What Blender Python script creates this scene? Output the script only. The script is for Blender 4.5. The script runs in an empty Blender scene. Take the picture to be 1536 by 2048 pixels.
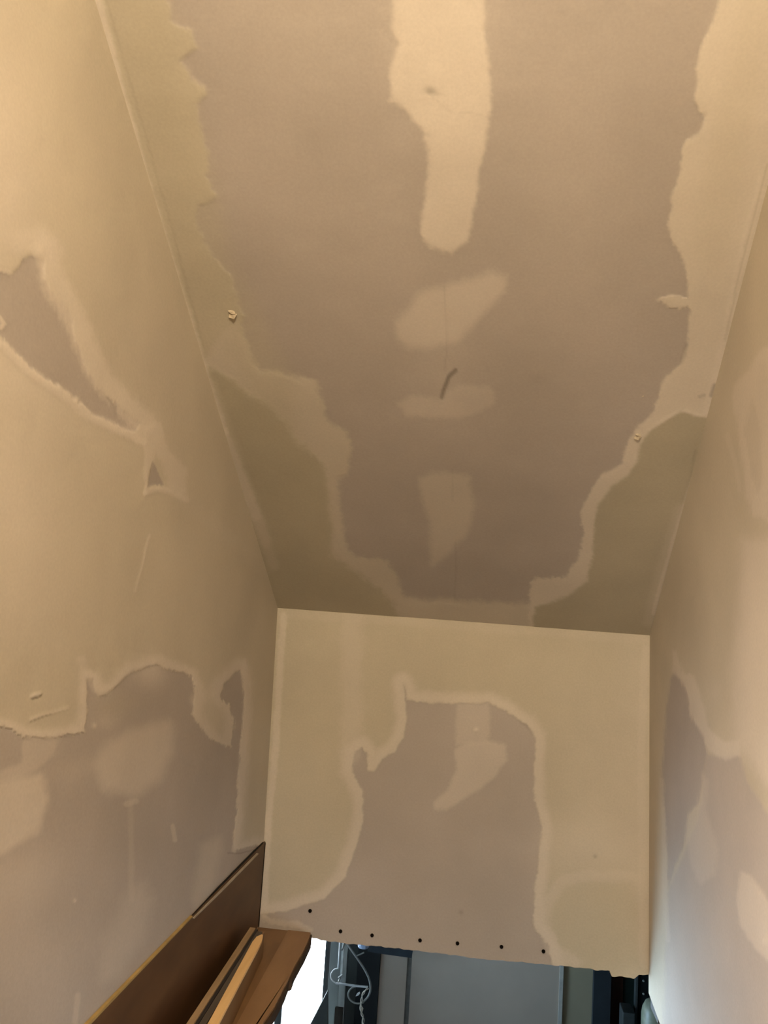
import bpy, bmesh, math, random
import numpy as np
from mathutils import Vector, Matrix

# ------------------------------------------------------------------ camera
random.seed(4)
SC = bpy.context.scene
COL = SC.collection
F = 1657.0
ROLL = .05
def nrm(v): v = np.array(v, float); return v/np.linalg.norm(v)
D_ = nrm([192, -222, F]); U_ = nrm([ROLL, 1, 0]); U_ = nrm(U_ - D_*(U_ @ D_)); L_ = -np.cross(D_, U_)
M = np.array([L_, D_, U_])            # camera (right, up, forward) -> world (x across, y along the stairs, z up)
cam = bpy.data.cameras.new('camera'); camo = bpy.data.objects.new('camera', cam); COL.objects.link(camo)
cam.sensor_fit = 'HORIZONTAL'; cam.sensor_width = 36; cam.lens = 36*F/1536; cam.clip_start = .02
R = M @ np.diag([1, 1, -1])           # blender camera looks along -z
camo.matrix_world = Matrix([list(R[i])+[0] for i in range(3)]+[[0, 0, 0, 1]])
SC.camera = camo

# ------------------------------------------------------------------ light, exposure
SC.view_settings.view_transform = 'Standard'; SC.view_settings.look = 'None'
SC.view_settings.gamma = 1; SC.view_settings.use_curve_mapping = False
SC.view_settings.exposure = 0.0
w = bpy.data.worlds.new('overcast_sky'); SC.world = w; w.use_nodes = True
bg = w.node_tree.nodes['Background']; bg.inputs[0].default_value = (.80, .91, 1, 1); bg.inputs[1].default_value = 16.0
def area(name, loc, target, size, power, col, sy=None):
    l = bpy.data.lights.new(name, 'AREA'); l.energy = power; l.color = col; l.size = size
    if sy: l.shape = 'RECTANGLE'; l.size_y = sy
    o = bpy.data.objects.new(name, l); COL.objects.link(o); o.location = loc
    o.rotation_euler = (Vector(target)-Vector(loc)).to_track_quat('-Z', 'Y').to_euler(); return o
area('landing_ceiling_lamp', (-.06, -.33, .80), (0, 1.2, .25), .30, 29.5, (1, .825, .585))
lw = area('right_wall_fill', (-.39, .30, -.45), (.34, .85, -.35), .25, 2.7, (1, .87, .74), .5); lw.data.spread = math.radians(75)  # added fill lamp to brighten the right wall, no window stands here
hd = area('wall_foot_fill', (-1.38, 2.50, -1.35), (.38, 1.85, -.75), .8, 35, (.52, .77, 1), 1.0); hd.data.spread = math.radians(120)  # added bluish fill for the right wall foot, the hall has no door
pl = area('window_portal', (-.70, 3.37, -1.2), (-.70, 0, -1.2), 1.2, 1.0, (1, 1, 1), 1.6); pl.data.cycles.is_portal = True

# ------------------------------------------------------------------ rays
def ray(x, y): return M @ np.array([x-768, -(y-1024), F], float)
def onY(x, y, Y): r = ray(x, y); return r*Y/r[1]
def onZ(x, y, Z): r = ray(x, y); return r*Z/r[2]
def onP(x, y, p, n): r = ray(x, y); return r*(p @ n)/(r @ n)
def proj(P):
    c = P @ M; z = np.where(c[..., 2] > .05, c[..., 2], .05)
    px = 768+F*c[..., 0]/z; py = 1024-F*c[..., 1]/z
    bad = c[..., 2] <= .05
    return np.where(bad, -9000., px), np.where(bad, -9000., py)
YF = 1.9
A = onY(555, 1215, YF); B = onY(1300, 1270, YF); A2 = onY(517, 1860, YF); B2 = onY(1298, 1950, YF)
nl = nrm(np.cross(A2-A, [0, 1, 0])); C = onP(190, 0, A, nl)
nc = nrm(np.cross(B-A, C-A)); E = onP(1536, 370, A, nc); nr = nrm(np.cross(B2-B, E-B))
if nl[0] < 0: nl = -nl                # into the stairwell
if nr[0] > 0: nr = -nr
if nc[2] > 0: nc = -nc

# ------------------------------------------------------------------ helpers
def tag(o, label=None, cat=None, group=None, kind=None):
    if label: o['label'] = label
    if cat: o['category'] = cat
    if group: o['group'] = group
    if kind: o['kind'] = kind
    return o
def link(name, me, parent=None):
    o = bpy.data.objects.new(name, me); COL.objects.link(o)
    if parent: o.parent = parent
    return o
def empty(name, loc=(0, 0, 0)):
    o = bpy.data.objects.new(name, None); COL.objects.link(o); o.location = loc; o.empty_display_size = .05; return o
def mat(name, col, rough=.8, metal=0, noise=.12, scale=30, stretch=(1, 1, 1), bump=.0, col2=None, emit=None, spec=.3):
    m = bpy.data.materials.new(name); m.use_nodes = True; nt = m.node_tree; N = nt.nodes; K = nt.links
    b = N['Principled BSDF']; b.inputs['Roughness'].default_value = rough; b.inputs['Metallic'].default_value = metal
    b.inputs['Specular IOR Level'].default_value = spec
    tc = N.new('ShaderNodeTexCoord'); mp = N.new('ShaderNodeMapping'); mp.inputs['Scale'].default_value = stretch
    nz = N.new('ShaderNodeTexNoise'); nz.inputs['Scale'].default_value = scale; nz.inputs['Detail'].default_value = 6
    K.new(tc.outputs['Object'], mp.inputs[0]); K.new(mp.outputs[0], nz.inputs[0])
    mx = N.new('ShaderNodeMix'); mx.data_type = 'RGBA'
    c2 = col2 or tuple(c*(1-noise*2) for c in col)
    mx.inputs[6].default_value = (*col, 1); mx.inputs[7].default_value = (*c2, 1)
    rp = N.new('ShaderNodeMapRange'); rp.inputs[1].default_value = .35; rp.inputs[2].default_value = .65
    K.new(nz.outputs[0], rp.inputs[0]); K.new(rp.outputs[0], mx.inputs[0]); K.new(mx.outputs[2], b.inputs['Base Color'])
    if bump:
        bp = N.new('ShaderNodeBump'); bp.inputs['Strength'].default_value = bump; bp.inputs['Distance'].default_value = .002
        K.new(nz.outputs[0], bp.inputs['Height']); K.new(bp.outputs[0], b.inputs['Normal'])
    return m
def quads_mesh(name, verts, faces, m, smooth=False):
    me = bpy.data.meshes.new(name); me.from_pydata([tuple(v) for v in verts], [], faces); me.update()
    me.materials.append(m)
    if smooth: me.polygons.foreach_set('use_smooth', [True]*len(me.polygons))
    return me
def box_bm(bm, x0, x1, y0, y1, z0, z1):
    vs = [bm.verts.new(p) for p in [(x0, y0, z0), (x1, y0, z0), (x1, y1, z0), (x0, y1, z0), (x0, y0, z1), (x1, y0, z1), (x1, y1, z1), (x0, y1, z1)]]
    for f in [(0, 3, 2, 1), (4, 5, 6, 7), (0, 1, 5, 4), (1, 2, 6, 5), (2, 3, 7, 6), (3, 0, 4, 7)]: bm.faces.new([vs[i] for i in f])
def finish(name, bm, m, parent=None, bevel=0, smooth=False):
    if bevel:
        bmesh.ops.bevel(bm, geom=bm.edges[:], offset=bevel, segments=2, affect='EDGES', profile=.6)
    bmesh.ops.recalc_face_normals(bm, faces=bm.faces[:])
    me = bpy.data.meshes.new(name); bm.to_mesh(me); bm.free(); me.materials.append(m)
    if smooth:
        for p in me.polygons: p.use_smooth = True
    return link(name, me, parent)
def box(name, x0, x1, y0, y1, z0, z1, m, parent=None, bevel=0):
    bm = bmesh.new(); box_bm(bm, x0, x1, y0, y1, z0, z1); return finish(name, bm, m, parent, bevel)
def prism(name, pts, thick, m, parent=None, bevel=0):
    """pts: list of 3d points (front outline), thick: 3d offset vector"""
    bm = bmesh.new(); a = [bm.verts.new(tuple(p)) for p in pts]; b = [bm.verts.new(tuple(np.array(p)+thick)) for p in pts]
    n = len(pts); bm.faces.new(a); bm.faces.new(b[::-1])
    for i in range(n): bm.faces.new([a[i], b[i], b[(i+1) % n], a[(i+1) % n]])
    return finish(name, bm, m, parent, bevel)
def tube(name, pts, r, m, parent=None, seg=8, smooth_n=6):
    P = [np.array(p, float) for p in pts]; out = []
    if smooth_n > 1 and len(P) > 2:
        for i in range(len(P)-1):
            p0 = P[max(i-1, 0)]; p1 = P[i]; p2 = P[i+1]; p3 = P[min(i+2, len(P)-1)]
            for k in range(smooth_n):
                t = k/smooth_n
                out.append(.5*((2*p1)+(-p0+p2)*t+(2*p0-5*p1+4*p2-p3)*t*t+(-p0+3*p1-3*p2+p3)*t**3))
        out.append(P[-1])
    else: out = P
    bm = bmesh.new(); rings = []
    for i, p in enumerate(out):
        d = nrm(out[min(i+1, len(out)-1)]-out[max(i-1, 0)]); ref = np.array([0, 1, 0]) if abs(d[1]) < .9 else np.array([1, 0, 0])
        u = nrm(np.cross(d, ref)); v = np.cross(d, u); rr = r[0]+(r[1]-r[0])*i/max(1, len(out)-1) if isinstance(r, tuple) else r
        rings.append([bm.verts.new(tuple(p+rr*(math.cos(a)*u+math.sin(a)*v))) for a in [2*math.pi*k/seg for k in range(seg)]])
    for a, b in zip(rings, rings[1:]):
        for k in range(seg): bm.faces.new([a[k], a[(k+1) % seg], b[(k+1) % seg], b[k]])
    bm.faces.new(rings[0]); bm.faces.new(rings[-1][::-1])
    return finish(name, bm, m, parent, smooth=True)

# value noise in 2d (numpy), used for ragged trowel edges
_rg = np.random.RandomState(7); _lat = _rg.rand(256, 256)*2-1
def vnoise(u, v):
    iu = np.floor(u).astype(int); iv = np.floor(v).astype(int); fu = u-iu; fv = v-iv
    fu = fu*fu*(3-2*fu); fv = fv*fv*(3-2*fv); g = lambda a, b: _lat[a & 255, b & 255]
    return (g(iu, iv)*(1-fu)+g(iu+1, iv)*fu)*(1-fv)+(g(iu, iv+1)*(1-fu)+g(iu+1, iv+1)*fu)*fv
def fbm(u, v, s, o=4):
    r = 0; a = 1; t = 0
    for k in range(o): r = r+a*vnoise(u*s+k*17.3, v*s+k*9.1); t += a; a *= .6; s *= 2.1
    return r/t
def sdf(px, py, poly):
    """signed distance, positive inside"""
    P = np.array(poly, float); best = np.full(px.shape, 1e18); ins = np.zeros(px.shape, bool)
    for i in range(len(P)):
        x0, y0 = P[i]; x1, y1 = P[(i+1) % len(P)]; dx, dy = x1-x0, y1-y0; l2 = dx*dx+dy*dy+1e-9
        t = np.clip(((px-x0)*dx+(py-y0)*dy)/l2, 0, 1)
        best = np.minimum(best, (px-x0-t*dx)**2+(py-y0-t*dy)**2)
        if abs(dy) > 1e-9: ins ^= ((y0 > py) != (y1 > py)) & (px < x0+(py-y0)*dx/dy)
    d = np.sqrt(best); return np.where(ins, d, -d)
def ldist(px, py, line):
    P = np.array(line, float); best = np.full(px.shape, 1e18)
    for i in range(len(P)-1):
        x0, y0 = P[i][:2]; x1, y1 = P[i+1][:2]; dx, dy = x1-x0, y1-y0; l2 = dx*dx+dy*dy+1e-9
        t = np.clip(((px-x0)*dx+(py-y0)*dy)/l2, 0, 1); best = np.minimum(best, (px-x0-t*dx)**2+(py-y0-t*dy)**2)
    return np.sqrt(best)
def sstep(a, b, x): t = np.clip((x-a)/(b-a), 0, 1); return t*t*(3-2*t)

# ------------------------------------------------------------------ plastered surface material
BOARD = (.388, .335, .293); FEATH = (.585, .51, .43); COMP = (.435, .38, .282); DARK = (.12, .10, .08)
def plaster_mat():
    m = bpy.data.materials.new('plasterboard_and_joint_compound'); m.use_nodes = True; nt = m.node_tree; N = nt.nodes; K = nt.links
    b = N['Principled BSDF']; b.inputs['Roughness'].default_value = .75; b.inputs['Specular IOR Level'].default_value = .25
    at = N.new('ShaderNodeAttribute'); at.attribute_name = 'coats'
    sp = N.new('ShaderNodeSeparateColor'); K.new(at.outputs['Color'], sp.inputs[0])
    tc = N.new('ShaderNodeTexCoord')
    def scaled(col, sock):
        v = N.new('ShaderNodeVectorMath'); v.operation = 'SCALE'; v.inputs[0].default_value = col; K.new(sock, v.inputs['Scale']); return v.outputs[0]
    def add(a, c): v = N.new('ShaderNodeVectorMath'); v.operation = 'ADD'; K.new(a, v.inputs[0]); K.new(c, v.inputs[1]); return v.outputs[0]
    s = add(add(scaled(BOARD, sp.outputs[0]), scaled(FEATH, sp.outputs[1])), add(scaled(COMP, sp.outputs[2]), scaled(DARK, at.outputs['Alpha'])))
    n1 = N.new('ShaderNodeTexNoise'); n1.inputs['Scale'].default_value = 5; n1.inputs['Detail'].default_value = 5
    n2 = N.new('ShaderNodeTexNoise'); n2.inputs['Scale'].default_value = 260; n2.inputs['Detail'].default_value = 4
    K.new(tc.outputs['Object'], n1.inputs[0]); K.new(tc.outputs['Object'], n2.inputs[0])
    r1 = N.new('ShaderNodeMapRange'); r1.inputs[1].default_value = .3; r1.inputs[2].default_value = .7; r1.inputs[3].default_value = .93; r1.inputs[4].default_value = 1.07
    r2 = N.new('ShaderNodeMapRange'); r2.inputs[1].default_value = .3; r2.inputs[2].default_value = .7; r2.inputs[3].default_value = .965; r2.inputs[4].default_value = 1.035
    K.new(n1.outputs[0], r1.inputs[0]); K.new(n2.outputs[0], r2.inputs[0])
    mu = N.new('ShaderNodeMath'); mu.operation = 'MULTIPLY'; K.new(r1.outputs[0], mu.inputs[0]); K.new(r2.outputs[0], mu.inputs[1])
    fin = N.new('ShaderNodeVectorMath'); fin.operation = 'SCALE'; K.new(s, fin.inputs[0]); K.new(mu.outputs[0], fin.inputs['Scale'])
    K.new(fin.outputs[0], b.inputs['Base Color'])
    n3 = N.new('ShaderNodeTexNoise'); n3.inputs['Scale'].default_value = 22; n3.inputs['Detail'].default_value = 5; K.new(tc.outputs['Object'], n3.inputs[0])
    bp = N.new('ShaderNodeBump'); bp.inputs['Strength'].default_value = .25; bp.inputs['Distance'].default_value = .004
    K.new(n3.outputs[0], bp.inputs['Height']); K.new(bp.outputs[0], b.inputs['Normal'])
    return m
PLASTER = plaster_mat()
b_, f_, c_, d_ = (1, 0, 0, 0), (0, 1, 0, 0), (0, 0, 1, 0), (0, 0, 0, 1)
def mixw(*kv):
    r = np.zeros(4)
    for k, v in kv: r += np.array(k, float)*v
    return tuple(r)

def plastered(name, Pg, normal, ops, parts, zfill=0.0007, extra=None):
    """Pg: grid (n,m,3) of points on the wall plane. ops paint the coats; parts: {id: (name, label)} pulled out as children."""
    n, m = Pg.shape[:2]; P = Pg.reshape(-1, 3); 
    t1 = nrm(np.cross(normal, [0.3, .1, 1])); t2 = np.cross(normal, t1); u = P @ t1+20; v = P @ t2+20
    px0, py0 = proj(P)
    nx = fbm(u, v, 38); ny = fbm(u+5, v+3, 38); hx = fbm(u+1, v+7, 150, 3)
    W = np.zeros((len(P), 4)); W[:, 0] = 1; reg = np.zeros(len(P), int); hgt = np.zeros(len(P))
    for op in ops:
        kind, shape, col, win, wout, amp, alpha, rid, dh = op
        px = px0+amp*(nx+.7*hx); py = py0+amp*(ny-.7*hx)
        if kind == 'poly':
            s = sdf(px, py, shape); mk = sstep(-wout, win, s)
        elif kind == 'out':
            s = -sdf(px, py, shape); mk = sstep(-wout, win, s)
        elif kind == 'halo':                 # feathered edge just outside a board outline: sharp inside, fading outwards
            s = -sdf(px, py, shape); mk = sstep(-2.5, 2.5, s)*(1-sstep(win, wout, s))
        elif kind == 'line':
            s = ldist(px, py, shape); mk = 1-sstep(win, wout, s)
        elif kind == 'blob':
            cx, cy, rx, ry, ang = shape; ca, sa = math.cos(math.radians(ang)), math.sin(math.radians(ang))
            X = ((px-cx)*ca+(py-cy)*sa)/rx; Y = (-(px-cx)*sa+(py-cy)*ca)/ry; mk = np.exp(-(X*X+Y*Y)*1.2)
        mk = mk*alpha
        W = W*(1-mk[:, None])+np.array(col)[None]*mk[:, None]
        hgt = hgt+mk*dh
        if rid is not None: reg[mk > .5] = rid
    W = W/np.maximum(W.sum(1, keepdims=True), 1e-6)
    P = P+np.outer(hgt, normal)
    idx = np.arange(n*m).reshape(n, m)
    q = np.stack([idx[:-1, :-1], idx[1:, :-1], idx[1:, 1:], idx[:-1, 1:]], -1).reshape(-1, 4)
    # orientation
    fn = np.cross(P[q[0, 1]]-P[q[0, 0]], P[q[0, 2]]-P[q[0, 0]])
    if fn @ normal < 0: q = q[:, ::-1]
    fr = np.median(reg[q], axis=1).astype(int)
    root = None
    for rid in [0]+sorted(parts):
        sel = q[fr == rid]
        if not len(sel): continue
        us, inv = np.unique(sel, return_inverse=True); vv = P[us]; ff = inv.reshape(-1, 4)
        ww = W[us]
        if rid == 0 and extra is not None:
            ev, ef = extra; ef = np.array(ef)+len(vv); vv = np.vstack([vv, ev]); ff = np.vstack([ff, ef]); ww = np.vstack([ww, np.tile([.1, .3, .6, 0], (len(ev), 1))])
        me = bpy.data.meshes.new(name); nv, nf = len(vv), len(ff)
        me.vertices.add(nv); me.vertices.foreach_set('co', vv.ravel()); me.loops.add(nf*4); me.loops.foreach_set('vertex_index', ff.ravel().astype(np.int32))
        me.polygons.add(nf); me.polygons.foreach_set('loop_start', np.arange(0, nf*4, 4, dtype=np.int32)); me.update(calc_edges=True)
        ca = me.color_attributes.new('coats', 'FLOAT_COLOR', 'POINT'); ca.data.foreach_set('color', ww.ravel())
        me.materials.append(PLASTER); me.polygons.foreach_set('use_smooth', [True]*nf)
        if rid == 0: root = link(name, me); tag(root, parts_label.get(name), kind='structure')
        else:
            pn, pl_ = parts[rid]; o = link(pn, me, root)
            if pl_: tag(o, pl_)
    return root
parts_label = {
 'ceiling': 'sloping plasterboard stair ceiling with cream joint compound along both edges',
 'wall_far': 'plasterboard bulkhead across the stairwell above the opening',
 'wall_left': 'plastered left stairwell wall above the brown panel',
 'wall_right': 'plastered right stairwell wall lit blue at its foot'}
def lin(a, b, n): return np.linspace(a, b, n)

# ---- traced outlines of the coats
C_L = [(-200, -500), (333, -500), (333, 0), (346, 46), (387, 59), (392, 96), (360, 118), (383, 160), (419, 182), (392, 210), (406, 264), (415, 310), (410, 346), (431, 392), (396, 415), (392, 447), (410, 483), (424, 515), (456, 547), (478, 592), (483, 638), (494, 684), (501, 719), (524, 746), (567, 750), (591, 756), (630, 766), (642, 805), (653, 844), (689, 863), (700, 895), (692, 949), (669, 961), (677, 1008), (681, 1066), (692, 1102), (716, 1117), (774, 1125), (794, 1164), (806, 1199), (830, 1206), (1057, 1214), (1057, 1290), (400, 1290), (-300, 0)]
C_LD = [(400, 738), (412, 735), (438, 745), (470, 762), (500, 788), (540, 812), (572, 845), (592, 880), (625, 905), (650, 935), (658, 1000), (666, 1060), (660, 1108), (690, 1128), (725, 1150), (765, 1180), (790, 1212), (806, 1240), (500, 1300), (500, 1100)]
C_R = [(1440, -500), (1440, 0), (1424, 49), (1402, 98), (1391, 141), (1391, 196), (1408, 234), (1400, 262), (1372, 276), (1364, 327), (1342, 392), (1337, 463), (1366, 517), (1375, 577), (1374, 594), (1340, 592), (1315, 601), (1342, 614), (1374, 612), (1380, 650), (1375, 687), (1362, 726), (1331, 758), (1315, 797), (1303, 832), (1272, 855), (1252, 890), (1245, 925), (1206, 949), (1178, 984), (1163, 1020), (1167, 1066), (1155, 1117), (1135, 1152), (1065, 1156), (1057, 1203), (1057, 1290), (1400, 1300), (1900, 0), (1900, -500)]
C_RD = [(1362, 820), (1331, 838), (1299, 856), (1279, 890), (1274, 924), (1254, 947), (1221, 974), (1196, 1008), (1188, 1055), (1184, 1101), (1176, 1162), (1130, 1196), (1070, 1213), (1064, 1260), (1330, 1300), (1440, 850), (1409, 833), (1392, 831)]
C_P1 = [(787, -400), (787, 0), (784, 54), (797, 87), (784, 136), (782, 201), (809, 218), (842, 256), (860, 305), (856, 370), (844, 425), (842, 470), (860, 498), (905, 508), (936, 479), (952, 408), (959, 337), (974, 261), (982, 190), (978, 109), (969, 54), (969, -400)]
C_P2 = [(884, 577), (853, 582), (835, 593), (815, 620), (796, 644), (793, 675), (816, 693), (871, 692), (917, 682), (953, 645), (980, 615), (1008, 585), (1010, 553), (984, 546), (944, 560), (907, 564)]
C_P3 = [(793, 806), (826, 793), (880, 799), (899, 786), (917, 772), (980, 775), (990, 790), (986, 808), (944, 829), (889, 835), (816, 831)]
C_P4 = [(841, 957), (868, 946), (905, 950), (938, 955), (945, 1000), (940, 1040), (928, 1075), (905, 1095), (882, 1120), (865, 1130), (861, 1090), (862, 1050), (848, 1000)]
ceil_ops = [
 ('poly', C_L, mixw((f_, .12), (c_, .78), (b_, .1)), 5, 6, 7, 1, 1, .0007),
 ('poly', [(470, 640), (494, 684), (501, 719), (524, 746), (567, 750), (630, 766), (653, 844), (689, 863), (700, 895), (692, 949), (672, 961), (677, 1008), (684, 1066), (692, 1102), (716, 1117), (774, 1125), (794, 1164), (806, 1199), (1057, 1210), (1057, 1290), (750, 1290), (600, 1000), (400, 735), (440, 680)], mixw((f_, .45), (c_, .4), (b_, .15)), 6, 12, 6, 1, None, 0),
 ('poly', C_R, mixw((f_, .8), (c_, .2)), 4, 4, 7, 1, 2, .0007),
 ('line', [(560, 1030), (540, 760), (430, 560), (330, 200), (270, -100)], mixw((b_, .1), (c_, .9)), 15, 75, 8, .45, None, 0),
 ('line', [(1540, -60), (1465, 250), (1420, 500)], mixw((f_, .5), (c_, .5)), 15, 60, 8, .5, None, 0),
 ('poly', C_LD, mixw((c_, .90), (d_, .10)), 9, 9, 6, 1, None, .0005),
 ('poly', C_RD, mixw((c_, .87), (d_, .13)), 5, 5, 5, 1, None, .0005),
 ('poly', [(740, 1206), (812, 1206), (1057, 1214), (1057, 1290), (740, 1290)], mixw((f_, .35), (b_, .3), (c_, .35)), 3, 3, 3, .0, None, 0),
 ('poly', C_P1, f_, 6, 7, 6, .92, 3, .0005), ('poly', C_P2, f_, 12, 14, 6, .58, 4, .0005),
 ('poly', C_P3, f_, 7, 9, 5, .36, 5, .0005), ('poly', C_P4, mixw((f_, .7), (c_, .3)), 8, 12, 5, .6, 6, .0005),
 ('blob', (880, 60, 95, 130, 0), f_, 0, 0, 0, .5, None, 0), ('blob', (890, 730, 90, 70, 0), f_, 0, 0, 0, .18, None, 0),
 ('blob', (580, 40, 180, 120, 0), f_, 0, 0, 0, .12, None, 0), ('blob', (1150, 420, 110, 200, 0), f_, 0, 0, 0, .10, None, 0),
 # tape bead along the left and right corner
 ('line', [(178, -60), (232, 150), (300, 400), (352, 570), (400, 725), (445, 862)], f_, 5, 15, 3, .8, None, .0009),
 ('line', [(445, 862), (480, 950), (512, 1030)], f_, 5, 16, 3, .6, None, .0005), ('line', [(512, 1030), (548, 1130)], f_, 3, 16, 3, .25, None, .0002),
 ('line', [(420, 770), (485, 960), (530, 1080)], mixw((f_, .8), (c_, .2)), 6, 22, 3, .35, None, .0003),
 ('line', [(212, 0), (300, 300), (355, 500), (405, 690)], mixw((d_, .25), (c_, .75)), .5, 4, 3, .35, None, -.0006),
 ('line', [(1525, 350), (1474, 560), (1440, 720), (1415, 824)], f_, 4, 12, 3, .85, None, .0005),
 ('line', [(1534, 330), (1480, 540), (1450, 680)], mixw((d_, .2), (c_, .8)), .5, 4, 2, .4, None, -.0006),
 ('line', [(1392, 900), (1380, 960), (1350, 1080), (1320, 1190), (1304, 1262)], mixw((d_, .3), (c_, .7)), .8, 4, 1, .7, None, -.0008),
 ('line', [(1385, 960), (1372, 1000), (1345, 1085), (1316, 1190), (1308, 1225)], f_, 2, 7, 2, .55, None, .0004),
 ('line', [(1362, 1020), (1330, 1120), (1300, 1240)], f_, 3, 22, 3, .25, None, .0002),
 ('line', [(1429, 770), (1422, 790)], d_, 1, 7, 1, .45, None, -.001), ('line', [(1398, 793), (1408, 790)], d_, 1, 5, 1, .3, None, -.001),
 ('line', [(1300, 858), (1331, 838), (1362, 819), (1392, 829), (1410, 832)], f_, 1, 5, 1, .5, None, .0006),
 # scratches, pin holes, joint between the boards
 ('line', [(911, 742), (899, 753), (891, 773), (884, 795)], d_, 1.5, 6.5, 1, .55, None, -.001),
 ('blob', (861, 182, 12, 8, 15), d_, 0, 0, 0, .42, None, -.001), ('blob', (873, 187, 18, 4, 10), d_, 0, 0, 0, .15, None, -.0005),
 ('blob', (838, 268, 22, 6, 5), b_, 0, 0, 0, .7, None, 0), ('blob', (840, 292, 16, 6, 5), b_, 0, 0, 0, .7, None, 0),
 ('line', [(888, 574), (893, 640), (894, 690), (890, 740)], d_, .6, 3, 1, .12, None, -.0004),
 ('line', [(905, 940), (906, 1000)], d_, .6, 3, 1, .08, None, -.0003),
 ('line', [(911, 1085), (912, 1140), (909, 1205)], d_, .8, 3.0, 1, .10, None, -.0004),
 ('blob', (1075, 757, 20, 14, 0), d_, 0, 0, 0, .07, None, 0), ('blob', (670, 830, 30, 14, 60), b_, 0, 0, 0, .4, None, 0),
 ('line', [(1373, 690), (1368, 712), (1364, 722)], d_, 1.5, 7, 2, .22, None, -.0004),
 ('blob', (1126, 25, 8, 5, 0), d_, 0, 0, 0, .12, None, 0), ('line', [(855, 185), (900, 222), (965, 228)], d_, .5, 3, 2, .07, None, 0),
]
W_F = [(806, 1367), (814, 1399), (860, 1405), (910, 1407), (976, 1406), (1008, 1421), (1052, 1448), (1071, 1475), (1069, 1530), (1069, 1596), (1083, 1656), (1077, 1727), (1069, 1781), (1069, 1853), (1096, 1891), (1108, 1935), (1108, 2060), (500, 2060), (500, 1830), (575, 1822), (609, 1809), (648, 1798), (691, 1754), (710, 1699), (724, 1645), (727, 1606), (719, 1574), (703, 1541), (706, 1508), (724, 1494), (735, 1508), (737, 1541), (748, 1541), (762, 1519), (790, 1503), (806, 1475), (813, 1437)]
W_P1 = [(913, 1408), (978, 1408), (978, 1486), (913, 1490)]
W_P2 = [(992, 1484), (1012, 1492), (1011, 1520), (990, 1552), (955, 1580), (921, 1600), (890, 1621), (870, 1619), (868, 1605), (896, 1579), (914, 1540), (911, 1500), (940, 1485)]
far_ops = [
 ('out', W_F, mixw((c_, .86), (f_, .14)), 3, 3, 3.5, 1, 1, .0007),
 ('blob', (1200, 1600, 120, 260, 0), f_, 0, 0, 0, .22, None, 0), ('blob', (1180, 1690, 130, 50, 0), f_, 0, 0, 0, .28, None, 0),
 ('line', [(1282, 1300), (1288, 1950)], f_, 8, 75, 6, .22, None, 0),  # soft glow down the right edge, painted in as pale coat
 ('halo', W_F, mixw((f_, 1)), 10, 30, 3.5, .72, None, .0004),
 ('poly', [(709, 1502), (723, 1496), (731, 1508), (730, 1538), (722, 1552), (708, 1541)], b_, 3, 4, 3, .9, None, 0),
 ('line', [(708, 1240), (702, 1330), (706, 1420), (698, 1510)], f_, 8, 32, 8, .34, None, .0002),
 ('line', [(560, 1228), (700, 1236), (900, 1250), (1290, 1280)], f_, 2, 14, 4, .18, None, .0004),
 ('line', [(567, 1232), (560, 1330), (550, 1500), (537, 1640), (527, 1830)], f_, 3, 10, 3, .6, None, .0008),
 ('line', [(1292, 1300), (1286, 1380), (1283, 1500), (1284, 1700), (1286, 1930)], mixw((f_, 1)), 5, 12, 4, .3, None, .0005),
 ('line', [(1270, 1755), (1183, 1751), (1125, 1762), (1100, 1800), (1090, 1845), (1102, 1895), (1150, 1925)], f_, 5, 18, 5, .35, None, .0004),
 ('poly', [(1120, 1775), (1160, 1762), (1270, 1762), (1280, 1940), (1180, 1930), (1120, 1890), (1103, 1840)], c_, 14, 14, 5, .45, None, 0),
 ('poly', W_P1, f_, 5, 6, 4, .38, 2, .0004), ('poly', W_P2, f_, 5, 7, 4, .5, 3, .0005),
 ('blob', (940, 1430, 50, 30, 0), f_, 0, 0, 0, .08, None, 0),
 ('blob', (952, 1460, 4.5, 4.5, 0), (0, 1.0, 0, 0), 0, 0, 0, 1, None, .002), ('blob', (922, 1825, 5, 5, 0), d_, 0, 0, 0, .3, None, -.001),
 ('blob', (1190, 1713, 4, 4, 0), d_, 0, 0, 0, .35, None, -.001),
 ('line', [(530, 1838), (560, 1845), (600, 1850), (618, 1858)], f_, 3, 9, 5, .4, None, .0008),
 ('blob', (810, 1378, 5, 12, 0), d_, 0, 0, 0, .15, None, 0), ('line', [(1040, 1440), (1066, 1466)], d_, 1, 6, 3, .14, None, 0),
]
L1 = [(-400, 545), (0, 548), (23, 546), (43, 521), (63, 509), (82, 517), (88, 556), (109, 595), (137, 627), (148, 673), (172, 728), (195, 775), (219, 798), (250, 826), (279, 849), (266, 867), (219, 845), (168, 822), (137, 791), (105, 763), (74, 748), (51, 732), (35, 712), (8, 689), (0, 672), (-400, 560)]
L2 = [(-400, 1440), (0, 1452), (47, 1472), (85, 1478), (124, 1472), (168, 1466), (173, 1419), (174, 1357), (186, 1358), (200, 1393), (233, 1371), (262, 1342), (313, 1330), (350, 1342), (379, 1349), (390, 1375), (389, 1397), (386, 1426), (394, 1448), (419, 1477), (459, 1495), (467, 1440), (456, 1410), (441, 1396), (448, 1368), (481, 1338), (488, 1364), (485, 1433), (478, 1528), (473, 1619), (465, 1700), (520, 1690), (600, 1760), (300, 2300), (-400, 2300)]
L3 = [(312, 933), (326, 972), (310, 968), (297, 975), (301, 940), (304, 925)]
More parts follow.
